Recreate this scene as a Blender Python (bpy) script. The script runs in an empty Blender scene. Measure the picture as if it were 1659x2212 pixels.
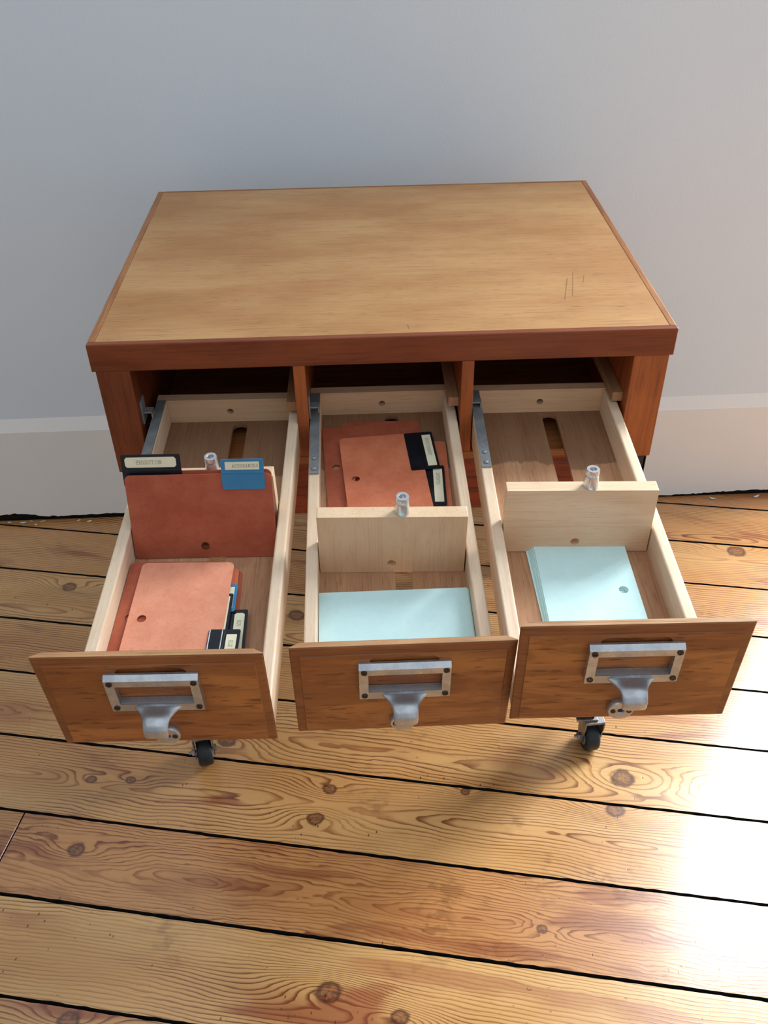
import bpy, bmesh, math, random
from mathutils import Vector, Matrix, Euler
from mathutils.geometry import tessellate_polygon
R_ = random.Random(7)
C = bpy.context.scene.collection
SC = bpy.context.scene
S = 0.66                       # cabinet width in metres; the floor is z = 0
ZF = 1.1476

# ------------------------------------------------------------------ camera, world, light, exposure
cam = bpy.data.cameras.new('camera'); camo = bpy.data.objects.new('camera', cam); C.objects.link(camo)
cam.sensor_fit = 'HORIZONTAL'; cam.sensor_width = 36; cam.lens = 36*1956.985/1659; cam.clip_start = .01
camo.rotation_euler = (0.9025, 0.0155, -0.0332)
camo.location = (-.0341*S, -1.3781*S, (.7131+ZF)*S)
SC.camera = camo

world = bpy.data.worlds.new('world'); SC.world = world; world.use_nodes = True
bg = world.node_tree.nodes['Background']; bg.inputs[0].default_value = (.83, .92, 1.0, 1); bg.inputs[1].default_value = 1.0

SC.view_settings.view_transform = 'Standard'; SC.view_settings.look = 'None'
SC.view_settings.exposure = 0.07; SC.view_settings.gamma = 1; SC.view_settings.use_curve_mapping = False

def area(name, loc, rot, sx, sy, power, col):
    l = bpy.data.lights.new(name, 'AREA'); l.shape = 'RECTANGLE'; l.size = sx; l.size_y = sy; l.energy = power; l.color = col
    o = bpy.data.objects.new(name, l); C.objects.link(o); o.location = loc; o.rotation_euler = rot; return o
# daylight entering through the tall window in the back wall, right of the frame
area('window_daylight', (1.60, .79, 1.50), (math.radians(-90), 0, 0), 1.05, 1.9, 215, (.94, .975, 1))

# ------------------------------------------------------------------ node helpers
class G:
    def __init__(s, name):
        s.m = bpy.data.materials.new(name); s.m.use_nodes = True; s.t = s.m.node_tree; s.b = s.t.nodes['Principled BSDF']
        s.tc = None
    def n(s, typ, **kw):
        nd = s.t.nodes.new(typ)
        for k, v in kw.items(): setattr(nd, k, v)
        return nd
    def put(s, sock, v):
        if hasattr(v, 'links'): s.t.links.new(v, sock)
        else:
            if isinstance(v, (tuple, list)) and len(v) == 3 and sock.type == 'RGBA': v = (*v, 1)
            sock.default_value = v
    def m1(s, op, a, b=0.0, c=0.0):
        nd = s.n('ShaderNodeMath', operation=op)
        s.put(nd.inputs[0], a); s.put(nd.inputs[1], b)
        if op in ('MULTIPLY_ADD', 'SMOOTH_MIN', 'COMPARE', 'WRAP'): s.put(nd.inputs[2], c)
        return nd.outputs[0]
    def add(s, a, b): return s.m1('ADD', a, b)
    def mul(s, a, b): return s.m1('MULTIPLY', a, b)
    def sub(s, a, b): return s.m1('SUBTRACT', a, b)
    def v(s, op, a, b=(0, 0, 0), sc=1.0):
        nd = s.n('ShaderNodeVectorMath', operation=op); s.put(nd.inputs[0], a)
        if op == 'SCALE': s.put(nd.inputs['Scale'], sc)
        elif op not in ('LENGTH',): s.put(nd.inputs[1], b)
        return nd.outputs[1] if op in ('LENGTH', 'DISTANCE', 'DOT_PRODUCT') else nd.outputs[0]
    def obj(s):
        if not s.tc: s.tc = s.n('ShaderNodeTexCoord')
        return s.tc.outputs['Object']
    def rnd(s): return s.n('ShaderNodeObjectInfo').outputs['Random']
    def sep(s, v):
        nd = s.n('ShaderNodeSeparateXYZ'); s.put(nd.inputs[0], v); return nd.outputs
    def comb(s, x, y, z):
        nd = s.n('ShaderNodeCombineXYZ')
        for i, q in enumerate((x, y, z)): s.put(nd.inputs[i], q)
        return nd.outputs[0]
    def noise(s, vec, scale=1.0, detail=2.0, rough=.5, dist=0.0):
        nd = s.n('ShaderNodeTexNoise'); s.put(nd.inputs['Vector'], vec)
        nd.inputs['Scale'].default_value = scale; nd.inputs['Detail'].default_value = detail
        nd.inputs['Roughness'].default_value = rough; nd.inputs['Distortion'].default_value = dist
        return nd.outputs[0]
    def ss(s, x, lo, hi, a=0.0, b=1.0):
        nd = s.n('ShaderNodeMapRange', interpolation_type='SMOOTHSTEP'); s.put(nd.inputs[0], x)
        for i, q in zip((1, 2, 3, 4), (lo, hi, a, b)): s.put(nd.inputs[i], q)
        return nd.outputs[0]
    def mix(s, f, a, b, mode='MIX'):
        nd = s.n('ShaderNodeMix', data_type='RGBA', blend_type=mode)
        s.put(nd.inputs[0], f); s.put(nd.inputs[6], a); s.put(nd.inputs[7], b); return nd.outputs[2]
    def bump(s, h, strength, dist=.001):
        nd = s.n('ShaderNodeBump'); nd.inputs['Strength'].default_value = strength; nd.inputs['Distance'].default_value = dist
        s.put(nd.inputs['Height'], h); s.t.links.new(nd.outputs[0], s.b.inputs['Normal'])
    def out(s, col=None, rough=None, metal=None, spec=None):
        if col is not None: s.put(s.b.inputs['Base Color'], col)
        if rough is not None: s.put(s.b.inputs['Roughness'], rough)
        if metal is not None: s.put(s.b.inputs['Metallic'], metal)
        if spec is not None: s.put(s.b.inputs['Specular IOR Level'], spec)
        return s.m

def lin(r, g, b):
    f = lambda c: (c/255/12.92) if c/255 <= .04045 else ((c/255+.055)/1.055)**2.4
    return (f(r), f(g), f(b))

def stretch(g, axis, along, across, off=None):
    """object coordinates stretched along the grain axis"""
    sc = [across]*3; sc[axis] = along
    o = g.v('MULTIPLY', g.obj(), tuple(sc))
    if off is not None: o = g.v('ADD', o, g.comb(off, off, off))
    return o

def wood(name, axis, light, mid, dark, rough=.45, fib=.5, pore=.5, mott=.6, bump=.15, coarse=1.0, mottle_col=None, spec=.4, stain_shade=None):
    g = G(name)
    off = g.mul(g.rnd(), 37.0)
    fine = g.noise(stretch(g, axis, 12, 420*coarse, off), 1, 3, .6)
    por = g.noise(stretch(g, axis, 45, 900*coarse, off), 1, 2, .6)
    mot = g.noise(stretch(g, axis, 7, 28, off), 1, 4, .6, .4)
    band = g.noise(stretch(g, axis, 2.2, 75*coarse, off), 1, 3, .55, .25)
    c = g.mix(g.ss(mot, .35, .7), light, mid)
    c = g.mix(g.mul(g.ss(band, .42, .72), mott), c, mottle_col or mid)
    c = g.mix(g.mul(g.ss(fine, .48, .75), fib), c, dark)
    c = g.mix(g.mul(g.ss(por, .60, .72), pore), c, dark)
    if stain_shade:                                   # old water mark, wavy edge; also paints the shade on the left tray's back
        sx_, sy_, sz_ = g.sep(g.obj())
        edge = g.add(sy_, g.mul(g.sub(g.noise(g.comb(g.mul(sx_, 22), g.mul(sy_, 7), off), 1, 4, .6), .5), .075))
        c = g.mix(g.ss(edge, .352, .357), c, g.mix(.62, c, stain_shade))
    g.bump(g.add(fine, por), bump, .0006)
    return g.out(c, g.ss(fine, .3, .7, rough-.05, rough+.08), 0.0, spec)

def plain(name, col, rough=.5, metal=0.0, spec=.4, var=.06, sc=60, bump=0.0):
    g = G(name)
    n = g.noise(g.obj(), sc, 3, .6)
    c = g.mix(g.ss(n, .3, .7), tuple(x*(1-var) for x in col), tuple(min(1, x*(1+var)) for x in col))
    if bump: g.bump(g.noise(g.obj(), sc*6, 3), bump, .0005)
    return g.out(c, g.ss(n, .3, .7, max(.02, rough-.05), rough+.05), metal, spec)

# ------------------------------------------------------------------ materials
M = {}
def mat_wall(name, col, bump):
    g = G(name)
    n = g.noise(g.obj(), 5, 4, .6); f = g.noise(g.obj(), 260, 3, .6)
    g.bump(g.add(g.mul(n, 2.0), f), bump, .0012)
    return g.out(g.mix(g.ss(n, .3, .7), tuple(x*.985 for x in col), col), .72, 0, .25)
M['wall'] = mat_wall('wall_paint', lin(223, 232, 239), .22)
M['unseen_wall'] = mat_wall('unseen_wall_grey', lin(166, 169, 173), .22)  # darker grey so the unseen walls reflect less fill light
M['baseboard'] = mat_wall('baseboard_paint', lin(238, 235, 230), .14)
M['window_paint'] = plain('window_paint', lin(228, 228, 226), .4, var=.02)
M['gap'] = plain('dark_gap_dirt', lin(22, 18, 16), .95, var=.5, sc=90)
M['flake'] = plain('paint_flake_white', lin(215, 210, 200), .7)
M['flake_y'] = plain('paint_flake_yellowed', lin(176, 160, 118), .8)

def mat_glass():
    g = G('window_glass'); t = g.t
    tr = g.n('ShaderNodeBsdfTransparent'); gl = g.n('ShaderNodeBsdfGlossy'); gl.inputs['Roughness'].default_value = .02
    mx = g.n('ShaderNodeMixShader'); mx.inputs[0].default_value = .06
    t.links.new(tr.outputs[0], mx.inputs[1]); t.links.new(gl.outputs[0], mx.inputs[2])
    t.links.new(mx.outputs[0], t.nodes['Material Output'].inputs['Surface']); return g.m
M['glass'] = mat_glass()

def mat_pine():
    g = G('varnished_pine')
    A = lambda k: g.n('ShaderNodeAttribute', attribute_type='OBJECT', attribute_name=k)
    seed = A('seed').outputs['Fac']; v0 = A('pith').outputs['Fac']; wild = A('wild').outputs['Fac']
    x, y, z = g.sep(g.obj())
    P = g.comb(g.add(x, g.mul(seed, 3.1)), y, seed)
    nz = lambda sx, sy, det=2.0, dist=0.0: g.noise(g.v('MULTIPLY', P, (sx, sy, 1)), 1, det, .5, dist)
    depth = g.add(g.mul(g.sub(nz(1.7, 2.0, 1.0), .5), .16), .012)
    vv = g.add(g.sub(y, v0), g.mul(g.sub(nz(3.0, 5.0, 2.0), .5), .035))
    r = g.m1('SQRT', g.add(g.mul(vv, vv), g.mul(depth, depth)))
    r = g.add(r, g.mul(g.mul(g.sub(nz(7, 24, 3.0, .4), .5), .022), wild))
    core = None; ringk = None
    for i in range(6):
        k = A('knot%d' % i).outputs['Vector']; kx, ky, kr = g.sep(k)
        dx = g.sub(x, kx); dy = g.sub(y, ky)
        q = g.comb(g.mul(dx, .30), dy, 0.0); d = g.v('LENGTH', q)
        infl = g.m1('EXPONENT', g.mul(g.m1('POWER', g.m1('DIVIDE', d, g.add(kr, .0001)), 2.0), -.55))
        r = g.add(r, g.mul(g.mul(infl, kr), 1.9))
        wob = g.add(1.0, g.mul(g.sub(g.noise(g.v('SCALE', P, sc=70), 1, 2), .5), .7))
        d2 = g.mul(g.v('LENGTH', g.comb(g.mul(dx, .82), dy, 0.0)), wob)
        c = g.ss(g.m1('DIVIDE', d2, g.add(kr, .00001)), .50, 1.0, 1.0, 0.0)
        rk = g.ss(g.m1('ABSOLUTE', g.sub(g.m1('DIVIDE', d2, g.add(kr, .00001)), .72)), 0.0, .28, 1.0, 0.0)
        core = c if core is None else g.m1('MAXIMUM', core, c)
        ringk = rk if ringk is None else g.m1('MAXIMUM', ringk, rk)
    f = g.m1('FRACT', g.mul(r, 190.0))
    late = g.mul(g.ss(f, .45, .90), g.ss(f, .90, .99, 1.0, 0.0))
    wide = g.ss(g.noise(g.comb(g.mul(r, 26.0), 0.0, seed), 1, 1), .56, .70)
    fib = nz(14, 700, 3.0)
    tone = nz(1.3, 9, 3.0); patch = nz(2.6, 16, 3.0, .8); blotch = nz(9, 11, 4.0)
    early = g.mix(g.ss(tone, .3, .7), lin(218, 178, 118), lin(196, 148, 88))
    hue = A('tone').outputs['Fac']
    early = g.mix(hue, early, lin(186, 126, 76))
    latec = g.mix(g.ss(patch, .4, .65), lin(134, 74, 38), lin(100, 46, 25))
    c = g.mix(g.mul(late, g.ss(patch, .25, .7, .35, 1.0)), early, latec)
    c = g.mix(g.mul(g.mul(wide, g.ss(nz(4, 14, 2.0), .42, .60)), .55), c, lin(150, 84, 52))
    c = g.mix(g.mul(g.ss(patch, .60, .70), .70), c, lin(134, 66, 42))
    c = g.mix(g.mul(g.ss(fib, .5, .8), .35), c, lin(128, 78, 40))
    c = g.mix(g.mul(g.mul(g.ss(blotch, .60, .72), g.ss(nz(60, 90, 4.0), .42, .58)), .38), c, lin(88, 50, 30))
    speck = g.mul(g.ss(nz(150, 260, 2.0), .70, .76), g.ss(nz(7, 15, 2.0), .46, .62)); c = g.mix(g.mul(speck, .7), c, lin(70, 42, 28))
    c = g.mix(g.mul(core, .78), c, g.mix(g.ss(nz(160, 220, 3.0), .4, .6), lin(138, 84, 52), lin(78, 46, 34))); c = g.mix(g.mul(ringk, .72), c, lin(66, 34, 22))
    c = g.mix(g.mul(g.mul(g.ss(nz(3.4, 22, 4.0, .6), .50, .62), g.ss(wild, .9, 1.4)), .55), c, lin(122, 60, 36))
    # little dents and worm ticks
    vo = g.n('ShaderNodeTexVoronoi'); g.put(vo.inputs['Vector'], g.v('MULTIPLY', P, (95, 45, 1))); vo.inputs['Scale'].default_value = 1
    tick = g.mul(g.ss(vo.outputs['Distance'], .07, .14, 1.0, 0.0), g.ss(g.add(nz(5, 12, 2.0), g.mul(wild, .06)), .56, .66))
    c = g.mix(g.mul(tick, .85), c, lin(52, 32, 20))
    h = g.add(g.mul(late, .35), g.add(g.mul(fib, .35), g.sub(g.mul(nz(7, 9, 2.0), 1.6), g.mul(tick, .35))))
    g.bump(h, .28, .0010)
    rough = g.add(g.ss(nz(6, 10, 4.0), .3, .75, .20, .34), g.mul(late, -.03))
    g.b.inputs['Coat Weight'].default_value = .8; g.b.inputs['Coat Roughness'].default_value = .20
    return g.out(c, rough, 0.0, .5)
M['pine'] = mat_pine()

# cabinet woods
def mat_top():
    g = G('oak_top_veneer')
    st = lambda a, b: stretch(g, 0, a, b)
    fine = g.noise(st(9, 520), 1, 3, .6); por = g.noise(st(38, 800), 1, 2, .6)
    band = g.noise(st(1.3, 42), 1, 3, .55, .3); mot = g.noise(st(4, 9), 1, 4, .6)
    c = g.mix(g.ss(mot, .35, .68), lin(186, 142, 92), lin(166, 118, 71))
    c = g.mix(g.mul(g.ss(band, .45, .7), .35), c, lin(168, 114, 66))
    c = g.mix(g.mul(g.ss(fine, .5, .75), .50), c, lin(126, 78, 42))
    c = g.mix(g.mul(g.ss(por, .61, .70), .65), c, lin(96, 56, 30))
    x, y, z = g.sep(g.obj())                    # a few old scratches near the right front corner
    for xa, ya, xb, yb, w_ in ((.232, .142, .217, .080, .0005), (.242, .158, .228, .089, .0004), (.255, .152, .248, .125, .0004), (.0279, .0298, .0293, .0160, .0005)):
        d = g.m1('ABSOLUTE', g.sub(g.sub(x, xa), g.mul(g.sub(y, ya), (xb-xa)/(yb-ya))))
        k = g.mul(g.ss(d, w_*.5, w_*2, 1.0, 0.0), g.mul(g.ss(y, yb-.002, yb+.004), g.ss(y, ya-.004, ya+.002, 1.0, 0.0)))
        c = g.mix(g.mul(k, .6), c, lin(92, 60, 38))
    g.bump(g.add(fine, por), .2, .0006)
    return g.out(c, g.ss(mot, .3, .7, .40, .52), 0.0, .4)
M['top'] = mat_top()
M['edge_x'] = wood('worn_oak_edge_x', 0, lin(160, 104, 58), lin(128, 74, 38), lin(84, 44, 24), .45, .6, .5)
M['edge_y'] = wood('worn_oak_edge_y', 1, lin(172, 118, 70), lin(136, 82, 44), lin(88, 48, 26), .45, .6, .5)
M['fascia'] = wood('red_brown_oak_fascia', 0, lin(132, 66, 32), lin(112, 50, 25), lin(68, 30, 16), .38, .5, .35)
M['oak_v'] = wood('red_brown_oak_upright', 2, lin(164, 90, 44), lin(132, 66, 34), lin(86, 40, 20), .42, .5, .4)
M['oak_shaded'] = wood('shaded_red_oak_upright', 2, lin(128, 64, 33), lin(102, 48, 25), lin(64, 29, 15), .42, .5, .4)  # same oak, darkened for the shade on the left side panel
M['apron'] = wood('red_brown_oak_apron', 0, lin(150, 62, 34), lin(112, 42, 24), lin(54, 20, 12), .40, .75, .6, coarse=.45)
def mat_front():
    g = G('drawer_front_oak')
    off = g.mul(g.rnd(), 41.0)
    st = lambda a, b, r=0: g.v('ADD', g.v('MULTIPLY', g.obj(), (a, b, b)), g.comb(off, off, off))
    fine = g.noise(st(14, 430), 1, 3, .6); dash = g.noise(st(32, 260), 1, 3, .55, .2)
    flame = g.noise(st(9, 42), 1, 4, .6, .8); cloud = g.noise(st(6, 16), 1, 3, .6)
    c = g.mix(g.ss(flame, .44, .60), lin(142, 84, 40), lin(170, 106, 52))
    c = g.mix(g.mul(g.ss(cloud, .48, .68), .65), c, lin(124, 64, 28))
    c = g.mix(g.mul(g.ss(dash, .57, .66), .75), c, lin(92, 48, 20))
    c = g.mix(g.mul(g.ss(fine, .5, .76), .40), c, lin(98, 52, 24))
    g.bump(g.add(fine, dash), .12, .0005)
    return g.out(c, .36, 0.0, .42)
M['front'] = mat_front()
M['front_edge'] = wood('drawer_front_moulding', 0, lin(146, 88, 46), lin(126, 72, 36), lin(84, 46, 24), .42, .6, .4)
M['worn'] = wood('worn_bare_oak_edge', 0, lin(186, 144, 100), lin(160, 114, 74), lin(108, 68, 42), .6, .6, .5)
M['beech_y'] = wood('pale_beech_board', 1, lin(228, 206, 180), lin(216, 190, 160), lin(190, 156, 124), .55, .35, .4, bump=.08, mott=.4)
M['beech_x'] = wood('pale_beech_crossboard', 0, lin(224, 198, 166), lin(212, 182, 148), lin(184, 144, 108), .55, .35, .5, bump=.08, mott=.4)
M['beech_b'] = wood('shaded_beech_back_board', 0, lin(208, 178, 146), lin(194, 162, 128), lin(164, 126, 94), .55, .35, .5, bump=.08, mott=.4)  # beech darkened to paint in the shade at the drawer backs
M['beech_v'] = wood('pale_beech_end_grain', 2, lin(224, 196, 162), lin(212, 182, 146), lin(186, 146, 106), .55, .35, .5, bump=.08, mott=.3)
M['ply'] = wood('plywood_tray', 1, lin(190, 146, 110), lin(172, 126, 92), lin(128, 82, 54), .55, .5, .7, bump=.1, stain_shade=lin(98, 70, 50))
M['inner'] = wood('inner_dark_wood', 1, lin(120, 84, 58), lin(96, 64, 42), lin(60, 38, 26), .6)
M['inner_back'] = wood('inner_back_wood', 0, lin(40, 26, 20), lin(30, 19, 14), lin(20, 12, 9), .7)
M['runner'] = wood('runner_beech', 1, lin(168, 128, 92), lin(150, 110, 76), lin(110, 76, 50), .6)

def mat_card(name, a, b, d, rough=.62):
    g = G(name); off = g.mul(g.rnd(), 11.0)
    P = g.v('ADD', g.obj(), g.comb(off, off, 0.0))
    n = g.noise(P, 34, 5, .62); s = g.noise(P, 420, 3, .6); w = g.noise(P, 130, 3, .6)
    c = g.mix(g.ss(n, .32, .68), a, b)
    c = g.mix(g.mul(g.ss(w, .52, .75), .25), c, d)
    c = g.mix(g.mul(g.ss(s, .5, .8), .35), c, d)
    g.bump(g.add(s, w), .08, .0004)
    return g.out(c, rough, 0.0, .3)
M['orange'] = mat_card('orange_pressboard', lin(212, 126, 92), lin(198, 110, 76), lin(166, 84, 58))
M['orange2'] = mat_card('salmon_pressboard', lin(230, 156, 126), lin(220, 144, 112), lin(192, 112, 84))
M['rust'] = mat_card('rust_pressboard', lin(178, 96, 70), lin(164, 82, 58), lin(136, 66, 46))
M['teal'] = mat_card('pale_aqua_card', lin(204, 238, 238), lin(198, 234, 235), lin(186, 224, 226), .55)
M['black'] = plain('black_plastic', lin(18, 22, 30), .32, 0, .5, .15)
M['blue'] = plain('blue_plastic', lin(52, 128, 172), .34, 0, .5, .05)
M['paper'] = plain('cream_paper_label', lin(228, 224, 196), .7, 0, .2, .04)
M['ink'] = plain('typewriter_ink', lin(104, 104, 96), .7)
def mat_metal(name, a, b, rough, sc):
    g = G(name); n = g.noise(g.obj(), sc, 4, .65); s = g.noise(g.obj(), sc*9, 3, .6)
    c = g.mix(g.ss(n, .36, .66), a, b); g.bump(s, .02, .0002)
    return g.out(c, g.ss(n, .3, .7, rough, rough+.10), .82)
M['alu'] = mat_metal('worn_cast_aluminium', lin(188, 190, 194), lin(166, 168, 172), .24, 60)
M['steel'] = mat_metal('grey_steel_strip', lin(150, 154, 156), lin(128, 134, 136), .42, 60)
M['steel'].node_tree.nodes['Principled BSDF'].inputs['Metallic'].default_value = .45
M['chrome'] = mat_metal('turned_steel', lin(220, 222, 225), lin(202, 206, 210), .22, 120)
M['screw'] = plain('dark_screw_head', lin(62, 52, 44), .4, .6, .5, .25, 400)
M['leg'] = plain('black_painted_steel', lin(22, 23, 25), .38, 0, .5, .2)
M['rubber'] = plain('black_rubber_tyre', lin(34, 38, 42), .5, 0, .4, .25, 220)
M['hub'] = plain('grey_wheel_hub', lin(150, 152, 150), .4, .5)
M['zinc'] = mat_metal('zinc_fork', lin(150, 146, 146), lin(120, 118, 118), .38, 80)

# ------------------------------------------------------------------ mesh helpers
def soft(me, ang=32):
    for p in me.polygons: p.use_smooth = True
    me.set_sharp_from_angle(angle=math.radians(ang)); return me
def mesh_of(bm, name, smooth=False):
    me = bpy.data.meshes.new(name); bmesh.ops.recalc_face_normals(bm, faces=bm.faces); bm.to_mesh(me); bm.free()
    if smooth:
        for p in me.polygons: p.use_smooth = True
    return me
def obj(name, me, m, parent=None, mx=None, **kw):
    if isinstance(me, bmesh.types.BMesh): me = mesh_of(me, name, kw.pop('smooth', False))
    o = bpy.data.objects.new(name, me); C.objects.link(o)
    if m is not None and len(me.materials) == 0: me.materials.append(m)
    if parent: o.parent = parent
    if mx is not None: o.matrix_local = mx
    for k, v in kw.items(): o[k] = v
    return o
def empty(name, mx=None, **kw):
    o = bpy.data.objects.new(name, None); o.empty_display_size = .05; C.objects.link(o)
    if mx is not None: o.matrix_world = mx
    for k, v in kw.items(): o[k] = v
    return o
def box(x0, x1, y0, y1, z0, z1, bev=.0008, seg=2):
    bm = bmesh.new(); bmesh.ops.create_cube(bm, size=1)
    for v in bm.verts:
        v.co = Vector(((x0+x1)/2+v.co.x*(x1-x0), (y0+y1)/2+v.co.y*(y1-y0), (z0+z1)/2+v.co.z*(z1-z0)))
    if bev: bmesh.ops.bevel(bm, geom=bm.edges[:], offset=bev, segments=seg, affect='EDGES', profile=.5)
    return bm
def circ(cx, cy, r, n=20, a0=0): return [(cx+r*math.cos(a0+2*math.pi*i/n), cy+r*math.sin(a0+2*math.pi*i/n)) for i in range(n)]
def rrect(x0, x1, y0, y1, r, n=5):
    p = []
    for cx, cy, a in ((x1-r, y1-r, 0), (x0+r, y1-r, 90), (x0+r, y0+r, 180), (x1-r, y0+r, 270)):
        for i in range(n+1):
            t = math.radians(a+90*i/n); p.append((cx+r*math.cos(t), cy+r*math.sin(t)))
    return p
def plate(outline, holes=(), t0=0.0, t1=.001, plane='xy'):
    """flat plate with holes, extruded from t0 to t1 along the plane's normal"""
    mp = {'xy': lambda a, b, t: (a, b, t), 'xz': lambda a, b, t: (a, t, b), 'yz': lambda a, b, t: (t, a, b)}[plane]
    loops = [list(outline)]+[list(h) for h in holes]
    tris = tessellate_polygon([[Vector((p[0], p[1], 0)) for p in l] for l in loops])
    flat = [p for l in loops for p in l]; n = len(flat)
    bm = bmesh.new()
    lo = [bm.verts.new(mp(*p, t0)) for p in flat]; hi = [bm.verts.new(mp(*p, t1)) for p in flat]
    for a, b, c in tris:
        for q in (lo, hi):
            try: bm.faces.new((q[a], q[b], q[c]))
            except ValueError: pass
    k = 0
    for l in loops:
        m = len(l)
        for i in range(m):
            j = (i+1) % m
            bm.faces.new((lo[k+i], lo[k+j], hi[k+j], hi[k+i]))
        k += m
    return bm
def lathe(prof, n=28, axis='z', knurl=None):
    bm = bmesh.new(); rows = []
    for idx, (r, h) in enumerate(prof):
        row = []
        for i in range(n):
            a = 2*math.pi*i/n
            rr = r*(1-.028*(i % 2)) if knurl and knurl[0] <= idx <= knurl[1] else r
            x, y, z = rr*math.cos(a), rr*math.sin(a), h
            row.append(bm.verts.new((x, y, z) if axis == 'z' else ((x, z, y) if axis == 'y' else (z, x, y))))
        rows.append(row)
    for a, b in zip(rows, rows[1:]):
        for i in range(n):
            j = (i+1) % n; bm.faces.new((a[i], a[j], b[j], b[i]))
    bm.faces.new(rows[0][::-1]); bm.faces.new(rows[-1])
    return bm
def join(*bms):
    out = bmesh.new()
    for b in bms:
        me = bpy.data.meshes.new('tmp'); b.to_mesh(me); b.free(); out.from_mesh(me); bpy.data.meshes.remove(me)
    return out
def T(x, y, z): return Matrix.Translation((x, y, z))
def RZ(a): return Matrix.Rotation(math.radians(a), 4, 'Z')
def RX(a): return Matrix.Rotation(math.radians(a), 4, 'X')
def RY(a): return Matrix.Rotation(math.radians(a), 4, 'Y')
mm = .001

# ------------------------------------------------------------------ the room
WALLY = 1.0149*S; WANG = math.degrees(math.atan(.0067))
WX0, WX1 = .950, 2.25           # window opening
wm = T(0, WALLY, 0) @ RZ(WANG)
o = obj('wall_back', plate([(-2.2, .03), (3.0, .03), (3.0, 2.95), (-2.2, 2.95)], [[(WX0, .22), (WX1, .22), (WX1, 2.60), (WX0, 2.60)]], 0, .22, 'xz'), M['wall'], mx=wm, kind='structure')
# baseboard: chamfered top, ragged bottom edge
def baseboard(x0, x1):
    bm = bmesh.new(); rows = []; n = int((x1-x0)/.006)
    r = random.Random(3)
    for i in range(n+1):
        x = x0+(x1-x0)*i/n
        zb = max(.005, .0092+.0036*math.sin(x*13)*math.sin(x*5+1)+r.uniform(0, .0028))
        if x < -.68: zb += .012*math.exp(-((x+.785)/.05)**2)
        zt = .255+.0008*math.sin(x*9)
        prof = [(-.0004, .02), (-.0095, .02 if False else zb+.0006), (-.0105, zb), (-.0108, .2285), (-.0100, .2300), (0, zt)]
        rows.append([bm.verts.new((x, y, z)) for y, z in [(0, zb)]+prof[1:]])
    for a, b in zip(rows, rows[1:]):
        for i in range(len(a)-1): bm.faces.new((a[i], a[i+1], b[i+1], b[i]))
    return bm
obj('baseboard_back', baseboard(-2.2, 3.0), M['baseboard'], mx=wm, kind='structure')
obj('gap_backing_1', box(-2.2, 3.0, .001, .20, -.018, .0299, 0), M['gap'], mx=wm, kind='structure')  # dark strip added behind the baseboard to darken its bottom gap
for nm, b in (('unseen_wall_left', (-2.32, -2.2, -3.0, WALLY, -.02, 2.95)), ('unseen_wall_right', (3.0, 3.12, -3.0, WALLY, -.02, 2.95)), ('unseen_wall_front', (-2.32, 3.12, -3.12, -3.0, -.02, 2.95))):  # unseen walls added to block low fill light from the front
    obj(nm, box(*b, 0), M['unseen_wall'], kind='structure')
# window beyond the right edge of the frame
w = obj('window_1', plate([(WX0, .22), (WX1, .22), (WX1, 2.60), (WX0, 2.60)], [[(WX0+.055, .28), (WX0+.620, .28), (WX0+.620, 2.545), (WX0+.055, 2.545)], [(WX0+.685, .28), (WX1-.055, .28), (WX1-.055, 2.545), (WX0+.685, 2.545)]], .05, .10, 'xz'), M['window_paint'], mx=wm, kind='structure')
for a, b in ((WX0+.055, WX0+.620), (WX0+.685, WX1-.055)):
    obj('pane', box(a, b, .072, .076, .28, 2.545, 0), M['glass'], w)

# floor boards run slightly askew to the wall
PA = -math.degrees(math.atan(.181)); cosA = math.cos(math.radians(PA))
floor = obj('floor', box(-2.2, 3.0, -3.0, WALLY-.004, -.06, -.0225, 0), M['gap'], kind='structure')
def clip(poly, n, d):
    out = []
    for i in range(len(poly)):
        a, b = Vector(poly[i]), Vector(poly[(i+1) % len(poly)]); da, db = a.dot(n)-d, b.dot(n)-d
        if da <= 0: out.append(tuple(a))
        if (da < 0) != (db < 0): out.append(tuple(a+(b-a)*(da/(da-db))))
    return out
KB = [1.36, 1.150, .953, .753, .549, .342, .145, -.061, -.270, -.473, -.678, -.882, -1.085, -1.29, -1.49, -1.70, -1.91]+[-1.91-.2035*q for q in range(1, 13)]
KN = {  # knots per plank: world x (m), y (m), radius (m)
 2: [(.728, .477, .018)], 4: [(-.625, .438, .014), (-.168, .335, .016)], 6: [(.366, -.056, .019), (-.271, .046, .015)],
 7: [(-.099, -.055, .011), (-.120, -.107, .013), (.340, -.112, .015), (.114, -.069, .007), (-.481, -.020, .009), (-.417, -.024, .008)],
 8: [(-.476, -.144, .012), (.197, -.293, .008)], 9: [(-.096, -.365, .017), (-.004, -.400, .012)], 10: [(-.429, -.387, .014)]}
PITH = {0: .1, 1: -.05, 2: .02, 3: .1, 4: -.04, 5: .12, 6: -.02, 7: .0, 8: -.01, 9: .09, 10: .02}
TONE = {0: .8, 1: .55, 2: .45, 3: .5, 4: .25, 5: .35, 6: .25, 7: .3, 8: .7, 9: .12, 10: .35}
WILD = {6: .7, 7: .7, 8: 1.5, 9: .8, 3: .6}
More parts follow.
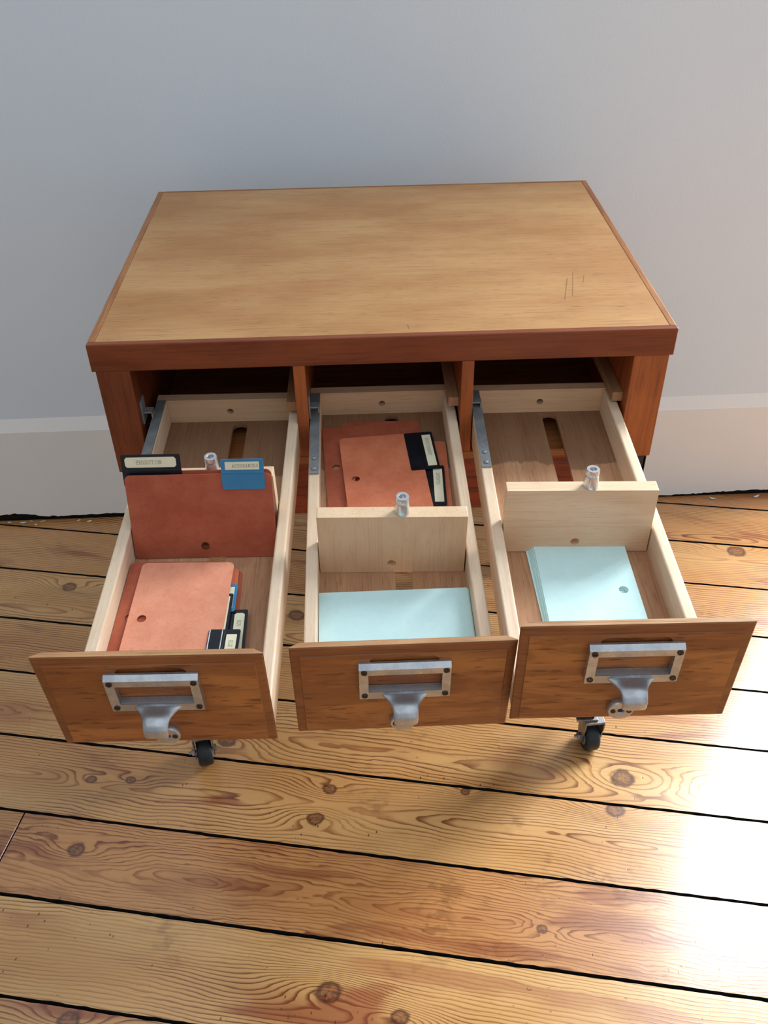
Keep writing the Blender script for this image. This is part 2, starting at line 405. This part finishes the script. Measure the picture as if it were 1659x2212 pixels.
def plank(i, x0, x1, seed):
    kt, kb = KB[i], KB[i+1]; hw = (kt-kb)*S*cosA/2-.0022; cx = 0.0; cy = (kt+kb)/2*S
    mx = T(cx, cy, R_.uniform(-.0006, .0004)) @ RZ(PA)
    # slightly ragged long edges where the photograph looks, straight beyond
    def edge(y, sgn):
        xs = [x0/cosA]+[q*.012 for q in range(-100, 92) if x0/cosA < q*.012 < x1/cosA]+[x1/cosA]
        return [(q, y-sgn*(R_.random()**3)*.0011) for q in xs]
    poly = edge(-hw, -1)+edge(hw, 1)[::-1]
    # keep clear of the wall: world y < WALLY - .005 + .0067 x
    inv = mx.inverted(); nw = Vector((-.0067, 1, 0)).normalized(); nl = (inv.to_3x3() @ nw); d = WALLY-.0045
    pt = inv @ Vector((0, d, 0)); poly = clip(poly, Vector((nl.x, nl.y)), nl.x*pt.x+nl.y*pt.y)
    if len(poly) < 3: return
    bm = bmesh.new(); vs = [bm.verts.new((a, b, 0)) for a, b in poly]; lo = [bm.verts.new((a, b, -.022)) for a, b in poly]
    bm.faces.new(vs); bm.faces.new(lo[::-1]); n = len(vs)
    for k in range(n): bm.faces.new((vs[k], lo[k], lo[(k+1) % n], vs[(k+1) % n]))
    top = [e for e in bm.edges if abs(e.verts[0].co.z) < 1e-6 and abs(e.verts[1].co.z) < 1e-6]
    bmesh.ops.bevel(bm, geom=top, offset=.0007, segments=1, affect='EDGES', profile=.5)
    ks = list(KN.get(i, []))
    props = dict(seed=float(seed), pith=PITH.get(i, R_.uniform(-.08, .08)), tone=TONE.get(i, .35), wild=WILD.get(i, .45))
    me = mesh_of(bm, 'floor_board'); me.materials.append(M['pine']); me.materials.append(M['gap'])
    for p in me.polygons: p.material_index = 1 if abs(p.normal.z) < .3 else 0
    o = obj('floor_board', me, None, floor, mx)
    for k, v in props.items(): o[k] = float(v)
    for q in range(6):
        if q < len(ks):
            p = inv @ Vector((ks[q][0], ks[q][1], 0)); o['knot%d' % q] = [p.x, p.y, ks[q][2]]
        else: o['knot%d' % q] = [9.0, 9.0+q, .001]
for i in range(len(KB)-1):
    if i == 8:
        xj = -.583; plank(i, -2.18, xj-.001, 61.3); plank(i, xj+.001, 2.98, 8.35)
    else: plank(i, -2.18, 2.98, i*1.37+.4)

# ------------------------------------------------------------------ metal stand on casters
zc = (ZF-.2627)*S                 # underside of the cabinet, .584 m
st = empty('metal_stand', T(0, .25, 0), label='black steel and wood stand on small casters under the oak card cabinet', category='stand')
inv = T(0, -.25, 0)
def stp(name, bm, m, **kw): return obj(name, bm, m, st, inv, **kw)
DY = .7559*S
for sx in (-1, 1):
    for y0 in (.002, DY-.0545):                 # the rear pair stands a little further in, against the back rail
        xo = sx*(.323 if y0 < .1 else .272); a, b = sorted((xo, xo-sx*.028))
        c0, c1 = (.002, .092) if y0 < .1 else (DY-.0545, DY-.0265)
        a2, b2 = sorted((xo, xo-sx*.004))
        lg = stp('leg', box(a, b, y0, y0+.028, .0786, zc-.0004, .0012), M['leg']); obj('leg_flange', box(a2, b2, c0, c1, .0782, zc-.0002, .0008), M['leg'], lg)
stp('apron', box(-.2945, .2945, .006, .024, zc-.077, zc-.0015, .001), M['apron'], label='red-brown front rail of the stand')
stp('apron', box(-.3005, .3005, DY-.026, DY-.008, zc-.077, zc-.0015, .001), M['apron'])
for sx in (-1, 1):
    a, b = sorted((sx*.3185, sx*.301)); stp('apron', box(a, b, .0305, DY-.0085, zc-.077, zc-.0015, .001), M['leg'])
def caster(x, y, yaw, wx, wy):
    # stem under the leg, wheel centre at (wx, wy)
    m0 = inv
    o = obj('caster', box(x-.017, x+.017, y-.017, y+.017, .0745, .0785, .0006), M['zinc'], st, m0)
    W = T(wx, wy, .0255) @ RZ(yaw)
    prof = [(.006, -.0100), (.0165, -.0100), (.0185, -.0112), (.0222, -.0117), (.0246, -.0088), (.0254, -.004), (.0255, 0), (.0254, .004), (.0246, .0088), (.0222, .0117), (.0185, .0112), (.0165, .0100), (.006, .0100)]
    obj('wheel', lathe(prof, 36, 'x'), M['rubber'], o, W, smooth=True)
    for s in (-1, 1):
        h0, h1 = sorted((s*.0102, s*.0119))
        obj('wheel_hub', lathe([(.004, h0), (.0145, h0), (.0152, (h0+h1)/2), (.0135, h1), (.004, h1)], 28, 'x'), M['hub'], o, W, smooth=False)
        a, b = sorted((s*.0140, s*.0158))
        obj('fork_cheek', plate([(-.008, -.009), (.008, -.009), (.0165, .034), (.0165, .046), (-.0165, .046), (-.0165, .034)], [], a, b, 'yz'), M['zinc'], o, W)
    obj('fork_crown', box(-.0158, .0158, -.0165, .0165, .0440, .0485, .0006), M['zinc'], o, W)
    obj('axle_bolt', lathe([(.0028, -.0245), (.0030, -.0203), (.0062, -.0203), (.0062, -.0159), (.003, -.0158), (.003, .0158), (.0062, .0159), (.0062, .0193)], 6, 'x'), M['zinc'], o, W)
caster(-.304, .016, 14, -.3005, .010)
caster(.312, .016, 4, .3235, .012)
caster(-.258, DY-.0405, 20, -.250, DY-.044)
caster(.258, DY-.0405, 8, .266, DY-.043)

# ------------------------------------------------------------------ card cabinet
cab = empty('card_cabinet', T(0, .25, zc), label='oak card catalogue cabinet with three pulled-out drawers standing before the wall', category='cabinet')
ci = T(0, -.25, -zc)
def W(z): return (ZF+z)*S        # cabinet units -> metres
def cp(name, bm, m, parent=None, **kw): return obj(name, bm, m, parent or cab, ci if parent is None else None, **kw)
zt, zb = W(0), W(-.0511); hx = .33
ew = .0085
tp = cp('top_panel', box(-hx+ew, hx-ew, ew, DY-ew*.7, zt-.0325, zt, .0004), M['top'])
cp('edge_strip', box(-hx, hx, 0, ew, zb, zt+.0002, .0014), M['fascia'], tp, label='dark red-brown front edge of the top')
cp('edge_strip', box(-hx, -hx+ew, ew, DY, zb, zt+.0001, .0014), M['edge_y'], tp)
cp('edge_strip', box(hx-ew, hx, ew, DY, zb, zt+.0001, .0014), M['edge_y'], tp)
cp('edge_strip', box(-hx+ew, hx-ew, DY-ew*.7, DY, zb, zt+.0001, .0012), M['edge_x'], tp)
sx0 = hx-.0039
for s in (-1, 1):
    xi = .4359*S if s < 0 else .4325*S
    a, b = sorted((s*sx0, s*xi))
    cp('side_panel', box(a, b, .001, DY-.001, zc, zb, .0012), M['oak_v'] if s > 0 else M['oak_shaded'])
for a, b in ((-.1573, -.1365), (.1346, .1563)):
    cp('divider', box(a*S, b*S, .001, DY-.012, W(-.2405), zb, .0010), M['oak_v'])
cp('bottom_panel', box(-.4359*S, .4325*S, .001, DY-.012, W(-.2560), W(-.2405), .0008), M['edge_x'])
cp('bottom_rail', box(-.4359*S, .4325*S, .003, .03, zc, W(-.2565), .0005), M['fascia'])
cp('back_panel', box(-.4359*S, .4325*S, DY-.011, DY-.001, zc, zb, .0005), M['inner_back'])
for xr in (-.1573, .1346, .4325):
    cp('runner', box(xr*S-.0125, xr*S-.0001, .018, DY-.014, W(0)-.1035, W(0)-.0915, .0006), M['runner'])
    # (top fixed to the divider or side panel on the drawer's right)
for xl in (-.4359, -.1365, .1563):
    x = xl*S
    br = join(box(x+.0001, x+.0018, .012, .030, zt-.112, zt-.082, .0003), box(x+.0001, x+.0125, .014, .026, zt-.0985, zt-.0965, .0003), box(x+.0110, x+.0125, .014, .026, zt-.105, zt-.0966, .0002))
    cp('stop_bracket', br, M['steel'], kind='stuff', label='small folded steel stop bracket')

# ------------------------------------------------------------------ drawers (local frame: origin at the middle of the face's top edge, y to the back)
Wf, Hf, wo, wi, zs, fd, L = .1854, .119, .1763, .1521, -.0886, -.1210, .462
fit = [((.0834, -.0039, -.0253), (-.3063, -.6284, -.0865)), ((.0961, .0070, .0072), (.0029, -.6129, -.0988)), ((.0520, -.0010, -.0172), (.2812, -.6297, -.0608))]
DM = [Matrix.Translation(Vector((p[0], p[1], p[2]+ZF))*S) @ Euler(r, 'XYZ').to_matrix().to_4x4() for r, p in fit]
MD = {}
def front_panel():
    bm = bmesh.new(); h = Wf/2; bw = .0078
    def rect(hw, y, z0, z1, rr=0): return [bm.verts.new(p) for p in ((-hw, y, z0), (hw, y, z0), (hw, y, z1), (-hw, y, z1))]
    rows = [rect(h-bw, -.0012, -Hf+bw*.45, -bw*1.25), rect(h-bw-.0002, -.0012, -Hf+bw*.45, -bw*1.25), rect(h-bw+.0006, -.0004, -Hf+bw*.4, -bw*1.2), rect(h-.0012, .0002, -Hf+.0006, -.0012), rect(h, .0012, -Hf, 0),
            rect(h-.0005, .0022, -Hf, 0), rect(wo/2-.004, .0062, -Hf+.002, -.0002), rect(wo/2-.004, .0075, -Hf+.002, -.0015), rect(wo/2-.005, .0160, -Hf+.003, -.013)]
    for a, b in zip(rows[1:], rows[2:]):
        for i in range(4): bm.faces.new((a[i], a[(i+1) % 4], b[(i+1) % 4], b[i]))
    bm.faces.new(rows[1][::-1]); bm.faces.new(rows[-1])
    for v in rows[0]: bm.verts.remove(v)
    return bm
def scoop_cut(bm):
    """routed finger groove in the face above the label frame, cut with a real boolean"""
    me = mesh_of(bm, 'front_panel'); o = bpy.data.objects.new('tmp', me); C.objects.link(o)
    c = plate(rrect(-.0285, .0300, -.0300, -.0130, .0082, 8), [], -.006, .0006, 'xz'); co = bpy.data.objects.new('tmpc', mesh_of(c, 'c')); C.objects.link(co)
    md = o.modifiers.new('b', 'BOOLEAN'); md.operation = 'DIFFERENCE'; md.object = co; md.solver = 'EXACT'
    dg = bpy.context.evaluated_depsgraph_get(); me2 = bpy.data.meshes.new_from_object(o.evaluated_get(dg))
    bpy.data.objects.remove(o); bpy.data.objects.remove(co); me2.name = 'front_panel'; return me2
MD['front'] = scoop_cut(front_panel())
MD['front'].materials.clear()
for k in ('front', 'front_edge', 'worn'): MD['front'].materials.append(M[k])
for p in MD['front'].polygons:
    c_ = p.center; p.material_index = 0
    if p.normal.z > .75 and c_.z > -.004: p.material_index = 2
    elif (c_.z > -Wf*.055 and c_.z > -.0096) or abs(c_.x) > Wf/2-.0078: p.material_index = 1
SLOT = rrect(.0025, .0203, .030, .4565, .0085, 6)
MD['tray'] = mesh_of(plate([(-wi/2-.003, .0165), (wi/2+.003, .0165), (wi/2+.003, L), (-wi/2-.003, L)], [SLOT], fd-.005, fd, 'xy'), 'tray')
MD['side_l'] = mesh_of(box(-wo/2, -wi/2, .0165, L, fd-.009, zs, .0014), 'side_l')
MD['side_r'] = mesh_of(box(wi/2, wo/2, .0165, L, fd-.009, zs, .0022, 3), 'side_r')
MD['back'] = mesh_of(plate([(-wo/2, fd-.009), (wo/2, fd-.009), (wo/2, zs+.001), (-wo/2, zs+.001)], [circ(.0, fd+.0155, .0042)], L, L+.0125, 'xz'), 'back')
# label frame
fr = plate([(-.0370, -.0612), (.0390, -.0612), (.0390, -.0214), (-.0370, -.0214)], [[(-.0293, -.0520), (-.0293, -.0286), (.0318, -.0286), (.0318, -.0520)]], -.0080, -.0014, 'xz')
bmesh.ops.bevel(fr, geom=[e for e in fr.edges if abs(e.calc_length()) > .004 and len(e.link_faces) == 2 and e.calc_face_angle(0) > .5 and min(v.co.y for v in e.verts) < -.0079], offset=.0005, segments=2, affect='EDGES')
wedge = bmesh.new(); W_ = []
for x, t in ((-.0370, 0), (.0390, 0)):
    W_.append([wedge.verts.new((x, y, z)) for y, z in ((-.0080, -.0214), (-.0034, -.0184), (-.0014, -.0184), (-.0014, -.0214))])
for i in range(4): wedge.faces.new((W_[0][i], W_[0][(i+1) % 4], W_[1][(i+1) % 4], W_[1][i]))
wedge.faces.new(W_[0]); wedge.faces.new(W_[1][::-1])
W_ = []
for x in (-.0292, .0317): W_.append([wedge.verts.new((x, y, z)) for y, z in ((-.0076, -.0519), (-.0016, -.0504), (-.0016, -.0519))])
for i in range(3): wedge.faces.new((W_[0][i], W_[0][(i+1) % 3], W_[1][(i+1) % 3], W_[1][i]))
wedge.faces.new(W_[0]); wedge.faces.new(W_[1][::-1])
MD['frame'] = mesh_of(join(fr, wedge), 'frame')
def pull():
    prof = [(-.0070, -.0536, 21.0), (-.0095, -.0541, 19.0), (-.0130, -.0546, 15.2), (-.0175, -.0546, 12.5), (-.0225, -.0551, 11.4), (-.0268, -.0572, 11.0), (-.0294, -.0608, 10.8), (-.0303, -.0652, 10.6), (-.0302, -.0705, 10.3)]
    bm = bmesh.new(); rows = []; n = 11
    for k, (y, z, hw) in enumerate(prof):
        row = []
        for i in range(n):
            t = -1+2*i/(n-1); e = abs(t)**4
            dz = -.0022*e if k < 6 else -.0006*e; dy = .0016*e if k >= 5 else 0
            row.append(bm.verts.new((.001+t*hw*mm, y+dy, z+dz)))
        rows.append(row)
    for a, b in zip(rows, rows[1:]):
        for i in range(n-1): bm.faces.new((a[i], a[i+1], b[i+1], b[i]))
    return bm
pb = pull(); bmesh.ops.recalc_face_normals(pb, faces=pb.faces)
up = sum(f.normal.z for f in pb.faces)
if up < 0: bmesh.ops.reverse_faces(pb, faces=pb.faces)
pme = bpy.data.meshes.new('pull'); pb.to_mesh(pme); pb.free()
def solid_me(me, th, lev):
    o = bpy.data.objects.new('tmp', me); C.objects.link(o)
    md = o.modifiers.new('s', 'SOLIDIFY'); md.thickness = th; md.offset = -1
    md = o.modifiers.new('u', 'SUBSURF'); md.levels = lev
    dg = bpy.context.evaluated_depsgraph_get(); m2 = bpy.data.meshes.new_from_object(o.evaluated_get(dg)); bpy.data.objects.remove(o)
    for p in m2.polygons: p.use_smooth = True
    return m2
MD['pull'] = solid_me(pme, .0030, 2)
MD['screw'] = mesh_of(plate(circ(0, 0, .0026, 18), [[(-.0021, -.0004), (-.0021, .0004), (.0021, .0004), (.0021, -.0004)]], -.0006, .0004, 'xz'), 'screw')
MD['disc'] = mesh_of(lathe([(.0026, .0004), (.0112, .0004), (.0115, -.0010), (.0113, -.0046), (.0106, -.0056), (.0034, -.0056), (.0027, -.0048), (.0026, .0003)], 36, 'y'), 'disc'); soft(MD['disc'])
MD['strip'] = mesh_of(plate(rrect(-.0875, -.0765, .312, .4625, .0006, 2), [], zs+.0001, zs+.0019, 'xy'), 'strip')
MD['rivet'] = mesh_of(lathe([(.0030, 0), (.0029, .0008), (.0022, .0017), (.0010, .0021)], 16), 'rivet', True)
DLAB = ['left drawer of orange cards', 'middle drawer of cards and pale slips', 'right drawer of pale aqua slips']
for i in range(3):
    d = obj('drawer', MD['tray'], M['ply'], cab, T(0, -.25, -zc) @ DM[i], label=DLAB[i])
    def sub(name, me, m, mx=None, **kw): return obj(name, me, m, d, mx, **kw)
    sub('front_panel', MD['front'], M['front'], label='varnished oak drawer front')
    sub('side_board', MD['side_l'], M['beech_y']); sub('side_board', MD['side_r'], M['beech_y'])
    sub('back_board', MD['back'], M['beech_b'])
    sub('label_frame', MD['frame'], M['alu']); sub('pull', MD['pull'], M['alu'])
    for x, z in ((-.0327, -.0248), (.0350, -.0248), (-.0327, -.0566), (.0350, -.0566)):
        sub('screw', MD['screw'], M['screw'], T(x, -.0082, z) @ RY(R_.uniform(0, 180)))
    sub('keyhole_plate', MD['disc'], M['alu'], T(0, -.0012, -.1015))
    for x in (-.0068, .0068): sub('screw', MD['screw'], M['screw'], T(x, -.0069, -.1015) @ Matrix.Scale(.85, 4) @ RY(R_.uniform(0, 180)))
    sub('stop_strip', MD['strip'], M['steel'], label='flat grey steel strip')
    for y in (.3195, .3375): sub('rivet', MD['rivet'], M['steel'], T(-.082, y, zs+.0019))

# ------------------------------------------------------------------ follower blocks with turned knobs
kp = [(.0074, 0), (.0077, .0012), (.0076, .003), (.0067, .0125), (.0064, .0135), (.0059, .0136), (.0059, .0142), (.0065, .0144), (.0066, .0205), (.0062, .0213), (.0036, .0213), (.0032, .0207), (.0031, .0150)]
MD['knob'] = mesh_of(lathe(kp, 64, knurl=(7, 8)), 'knob'); soft(MD['knob'], 24)
MD['block'] = mesh_of(plate(rrect(-.0750, .0750, 0, .0800, .0008, 2), [circ(-.0005, .0135, .0046, 24)], -.0075, .0075, 'xz'), 'block')
def follower(i, y, yaw, tilt, label, m, kx):
    b = empty('follower_block', DM[i] @ T(0, y, fd+.0004) @ RZ(yaw) @ RX(tilt), label=label, category='card stop', group='beech follower blocks in the drawers')
    me = MD['block'].copy(); me.materials.append(M[m])
    obj('block', me, None, b); obj('knob', MD['knob'], M['chrome'], b, T(kx, 0, .0800))
follower(1, .1975, -2.0, 0, 'pale beech stop block standing across the middle drawer, a turned knob on top', 'beech_v', .0100)
follower(2, .2165, -1.6, -2.0, 'beech stop block in the right drawer, just behind the fanned aqua slips', 'beech_x', .0085)
follower(0, .2700, 0, 0, 'beech stop block in the left drawer, almost hidden by the upright rust cards', 'beech_x', .0130)

# ------------------------------------------------------------------ index cards
CW, CH, CT = .150, .095, .0009
HOLE = circ(0, -.0340, .0046, 22)
MD['ocard'] = mesh_of(plate(rrect(-CW/2, CW/2, -CH/2, CH/2, .006, 6), [HOLE], 0, CT), 'ocard')
MD['tcard'] = mesh_of(plate(rrect(-CW/2, CW/2, -.047, .047, .0004, 2), [circ(0, -.0325, .0047, 22)], 0, .0010), 'tcard')
# stroke letters with slab serifs, like a typewriter's
def glyphs():
    s = .22
    I = [((.5, 0), (.5, 1)), ((.2, 0), (.8, 0)), ((.2, 1), (.8, 1))]
    g = {'I': I,
     'P': [((.2, 0), (.2, 1)), ((.05, 0), (.45, 0)), ((.05, 1), (.7, 1)), ((.7, 1), (.85, .85)), ((.85, .85), (.85, .62)), ((.85, .62), (.7, .48)), ((.7, .48), (.2, .48))],
     'O': [((.3, 0), (.7, 0)), ((.7, 0), (.9, .25)), ((.9, .25), (.9, .75)), ((.9, .75), (.7, 1)), ((.7, 1), (.3, 1)), ((.3, 1), (.1, .75)), ((.1, .75), (.1, .25)), ((.1, .25), (.3, 0))],
     'D': [((.2, 0), (.2, 1)), ((.05, 0), (.65, 0)), ((.05, 1), (.65, 1)), ((.65, 1), (.88, .75)), ((.88, .75), (.88, .25)), ((.88, .25), (.65, 0))],
     'U': [((.18, 1), (.18, .25)), ((.18, .25), (.35, 0)), ((.35, 0), (.65, 0)), ((.65, 0), (.82, .25)), ((.82, .25), (.82, 1)), ((.03, 1), (.35, 1)), ((.65, 1), (.97, 1))],
     'C': [((.85, .78), (.65, 1)), ((.65, 1), (.32, 1)), ((.32, 1), (.1, .75)), ((.1, .75), (.1, .25)), ((.1, .25), (.32, 0)), ((.32, 0), (.68, 0)), ((.68, 0), (.88, .2)), ((.87, .68), (.87, 1))],
     'T': [((.5, 0), (.5, 1)), ((.3, 0), (.7, 0)), ((.1, 1), (.9, 1)), ((.1, 1), (.1, .75)), ((.9, 1), (.9, .75))],
     'N': [((.2, 0), (.2, 1)), ((.2, 1), (.8, 0)), ((.8, 0), (.8, 1)), ((.05, 0), (.38, 0)), ((.05, 1), (.2, 1)), ((.62, 1), (.97, 1))],
     'A': [((.15, 0), (.5, 1)), ((.5, 1), (.85, 0)), ((.28, .36), (.72, .36)), ((0, 0), (.3, 0)), ((.7, 0), (1, 0))],
     'S': [((.85, .8), (.65, 1)), ((.65, 1), (.3, 1)), ((.3, 1), (.14, .8)), ((.14, .8), (.3, .55)), ((.3, .55), (.7, .45)), ((.7, .45), (.87, .22)), ((.87, .22), (.7, 0)), ((.7, 0), (.3, 0)), ((.3, 0), (.12, .2))],
     'R': [((.2, 0), (.2, 1)), ((.05, 0), (.38, 0)), ((.05, 1), (.68, 1)), ((.68, 1), (.83, .85)), ((.83, .85), (.83, .65)), ((.83, .65), (.68, .5)), ((.68, .5), (.2, .5)), ((.5, .5), (.85, 0)), ((.85, 0), (1, 0))],
     'E': [((.2, 0), (.2, 1)), ((.05, 0), (.85, 0)), ((.05, 1), (.85, 1)), ((.2, .5), (.6, .5)), ((.85, 0), (.85, .25)), ((.85, 1), (.85, .76)), ((.6, .62), (.6, .38))],
     'G': [((.85, .78), (.65, 1)), ((.65, 1), (.32, 1)), ((.32, 1), (.1, .75)), ((.1, .75), (.1, .25)), ((.1, .25), (.32, 0)), ((.32, 0), (.82, 0)), ((.82, 0), (.82, .42)), ((.5, .42), (.95, .42))],
     'M': [((.12, 0), (.12, 1)), ((.12, 1), (.5, .35)), ((.5, .35), (.88, 1)), ((.88, 1), (.88, 0)), ((0, 0), (.3, 0)), ((.7, 0), (1, 0))],
     'L': [((.25, 0), (.25, 1)), ((.08, 0), (.88, 0)), ((.88, 0), (.88, .3)), ((.08, 1), (.45, 1))],
     'Q': [((.3, 0), (.7, 0)), ((.7, 0), (.9, .25)), ((.9, .25), (.9, .75)), ((.9, .75), (.7, 1)), ((.7, 1), (.3, 1)), ((.3, 1), (.1, .75)), ((.1, .75), (.1, .25)), ((.1, .25), (.3, 0)), ((.5, .1), (.85, -.18))]}
    return g
GL = glyphs()
def lettering(text, x0, y0, cw, h, w=.00030):
    bm = bmesh.new()
    for k, ch in enumerate(text):
        for a, b in GL[ch]:
            p = Vector((x0+(k+.08+a[0]*.84)*cw, y0+a[1]*h)); q = Vector((x0+(k+.08+b[0]*.84)*cw, y0+b[1]*h))
            t = (q-p).normalized(); nn = Vector((-t.y, t.x))*w/2; p = p-t*w/2; q = q+t*w/2
            bm.faces.new([bm.verts.new((v.x, v.y, 0)) for v in (p-nn, q-nn, q+nn, p+nn)])
    return bm
def tab(card, x0, x1, m, flap=.0165, rise=.0175, text=None, lab=None, cut=False, lpad=.0045, tstart=.22, cw=.0026, lh=None):
    """plastic index tab clipped over the card's top edge; x0..x1 along the edge"""
    top = CH/2
    t = obj('index_tab', plate(rrect(x0, x1, top-flap, top+rise, .0018, 4), [], CT+.0001, CT+.0009), M[m], card)
    obj('fold_ridge', box(x0+.0006, x1-.0006, top+.0006, top+.0028, CT+.0008, CT+.0016, .0003), M[m], t)
    if lab:
        a, b = lab; y0, y1 = top+.0047, top+rise-.0028
        if cut: ol = [(a+.0018, y0), (b-.0018, y0), (b, y0+.0022), (b, y1-.0022), (b-.0018, y1), (a+.0018, y1), (a, y1-.0022), (a, y0+.0022)]
        else: ol = rrect(a, b, y0, y1, .0005, 2)
        l = obj('paper_label', plate(ol, [], CT+.0009, CT+.0013), M['paper'], t)
        if text:
            hh = lh or (y1-y0)*.36
            obj('typed_word', lettering(text, a+(b-a)*tstart, y0+(y1-y0)*.32, cw, hh), M['ink'], t, T(0, 0, CT+.00135), kind='stuff')
    return t
def ocard(i, mx, label, m='orange', group='orange index cards in the drawers'):
    c = empty('index_card', DM[i] @ mx, label=label, category='index card', group=group)
    me = MD['ocard'].copy(); me.materials.clear(); me.materials.append(M[m])
    obj('card', me, None, c)
    return c
def flat(x, y, z, rot): return T(x, y, fd+z) @ RZ(-90+rot)

# upright pair leaning back on the left block
def upright(i, y, x, lean): return T(x, y, fd+.0006) @ RX(90-lean) @ T(0, CH/2, 0)
c = ocard(0, upright(0, .2255, .0003, 18.3) @ T(0, 0, 0), 'upright rust card with the blue tab, front one in the left drawer', 'rust')
tab(c, .0245, .0680, 'blue', .0170, .0160, 'ASSURANCES', (.0290, .0635), tstart=.20, cw=.0027)
c = ocard(0, upright(0, .2320, -.0005, 18.3), 'upright rust card with the black tab reading PRODUCTION, behind the blue-tabbed one', 'rust')
tab(c, -.0765, -.0160, 'black', .0160, .0185, 'PRODUCTION', (-.0725, -.0205), cut=True, tstart=.22, cw=.0026)

# cards lying in the front of the left drawer, from the bottom up
c = ocard(0, flat(-.0040, .1275, .0005, 2.2), 'lowest orange card of the flat pile in the left drawer, furthest right', 'rust')
tab(c, .032, .060, 'black', .012, .0130)
c = ocard(0, flat(-.0078, .1290, .0032, 2.0), 'second lowest orange card of the flat pile, a step left of the lowest', 'orange')
c = ocard(0, flat(-.0120, .1305, .0050, 1.4), 'flat orange card with the black tab reading EQU in the left drawer', 'orange')
tab(c, -.0140, .0500, 'black', .0150, .0175, 'EQU', (-.0095, .0450), cut=True, tstart=.17, cw=.0027)
c = ocard(0, flat(-.0255, .1335, .0076, 0.2), 'flat orange card whose blue tab peeks from under the top one', 'orange')
tab(c, -.0440, -.0080, 'blue', .010, .0178, None, (-.0400, -.0120))
c = ocard(0, flat(-.0280, .1350, .0096, -.4), 'flat orange card showing its punched hole at the left wall of the drawer', 'rust')
tab(c, -.0290, .0330, 'black', .010, .0172, None, (-.0250, .0290))
c = ocard(0, flat(-.0152, .1310, .0122, -.8), 'topmost salmon card of the flat pile, black tab reading ELE', 'orange2')
t = tab(c, .0150, .0740, 'black', .0130, .0175, 'ELE', (.0215, .0690), tstart=.15, cw=.0027)
for s, yy in ((0, CH/2-.0118), (0, CH/2+.0002)):
    obj('fold_ridge', box(.0155, .0735, yy-.0006, yy+.0006, CT+.0008, CT+.0018, .0004), M['chrome'], t, label='bright strip for the shine on the tab')  # bright metal strips added for the highlights on the black plastic

# cards lying in the back of the middle drawer, from the bottom up
c = ocard(1, flat(-.0020, .3690, .0004, .6), 'dark rust card reaching furthest back in the middle drawer, near the slot end', 'rust')
c = ocard(1, flat(-.0240, .3600, .0015, 3.3), 'dark rust card at the bottom of the middle drawer pile, along its left side', 'rust')
c = ocard(1, flat(.0255, .3250, .0026, -1.0), 'orange card along the right side of the middle drawer, under the black tabs', 'orange')
c = ocard(1, flat(.0020, .3300, .0048, -2.0), 'orange card with the black tab reading ENTENTES in the middle drawer', 'orange')
tab(c, -.0230, .0450, 'black', .0150, .0180, 'ENTENTES', (-.0165, .0395), tstart=.12, cw=.0026)
c = ocard(1, flat(-.0015, .3320, .0078, 4.4), 'topmost orange card of the middle drawer, black tab reading ENSEIGNEMENT', 'orange')
tab(c, -.0740, -.0060, 'black', .0160, .0180, 'ENSEIGNEMENT', (-.0680, -.0115), tstart=.10, cw=.0028)

# pale aqua slips: a squared pile in the middle drawer, a fanned one in the right drawer
def slip(i, x, y, z, rot, label, group):
    o = obj('paper_slip', MD['tcard'], M['teal'], None, None)
    o.matrix_world = DM[i] @ T(x, y, fd+z) @ RZ(rot)
    o['label'] = label; o['category'] = 'paper slip'; o['group'] = group
n = 9
for k in range(n):
    topm = k == n-1
    slip(1, (-.0005 if topm else .0004+R_.uniform(-.0003, .0003)), .1075 if topm else .1070+R_.uniform(-.0006, .0006), .0004+k*.00135, (.3 if topm else R_.uniform(-.1, .1)),
         'top pale aqua slip of the squared pile in the middle drawer' if topm else 'pale aqua slip inside the squared pile of the middle drawer', 'aqua slips in the middle drawer')
words_ = ['lowest', 'second lowest', 'third from the bottom', 'third from the top', 'second from the top', 'topmost']
FAN = [(-.0054, -.0092, 1.6), (-.0036, -.0060, .9), (-.0030, -.0046, .6), (-.0018, -.0024, .7), (-.0012, -.0012, .2), (0, 0, 0)]
for k, (dx, dy, ro) in enumerate(FAN):
    slip(2, .0048+dx, .1460+dy, .0004+k*.0012, 90+.2+ro, '%s slip of the fanned pale aqua pile in the right drawer' % words_[k], 'fanned aqua slips in the right drawer')

# ------------------------------------------------------------------ paint flakes along the skirting
FL = [(-.805, .650, .0055, 'flake'), (-.775, .648, .0075, 'flake'), (-.757, .652, .006, 'flake_y'), (-.745, .640, .0055, 'flake'), (-.733, .651, .010, 'flake_y'), (-.655, .650, .005, 'flake'), (-.630, .646, .007, 'flake'), (.735, .655, .0075, 'flake'), (.835, .657, .009, 'flake')]
FLAB = ['leftmost', 'second from the left', 'pale yellow', 'elongated', 'wide yellowed', 'small', 'slanted', 'lone', 'rightmost']
for (x, y, r, m), w_ in zip(FL, FLAB):
    n = 7; pts = [(r*R_.uniform(.55, 1)*math.cos(2*math.pi*q/n), r*.42*R_.uniform(.55, 1)*math.sin(2*math.pi*q/n)) for q in range(n)]
    bm = plate(pts, [], 0, .0012)
    for v in bm.verts: v.co.z += .0010*abs(v.co.x)/r
    o = obj('paint_flake', bm, M[m]); o.matrix_world = T(x, y, .0008) @ RZ(R_.uniform(-30, 30))
    o['label'] = '%s paint flake on the floor by the %s skirting' % (w_, 'left' if x < 0 else 'right'); o['category'] = 'paint flake'; o['group'] = 'paint flakes along the skirting'
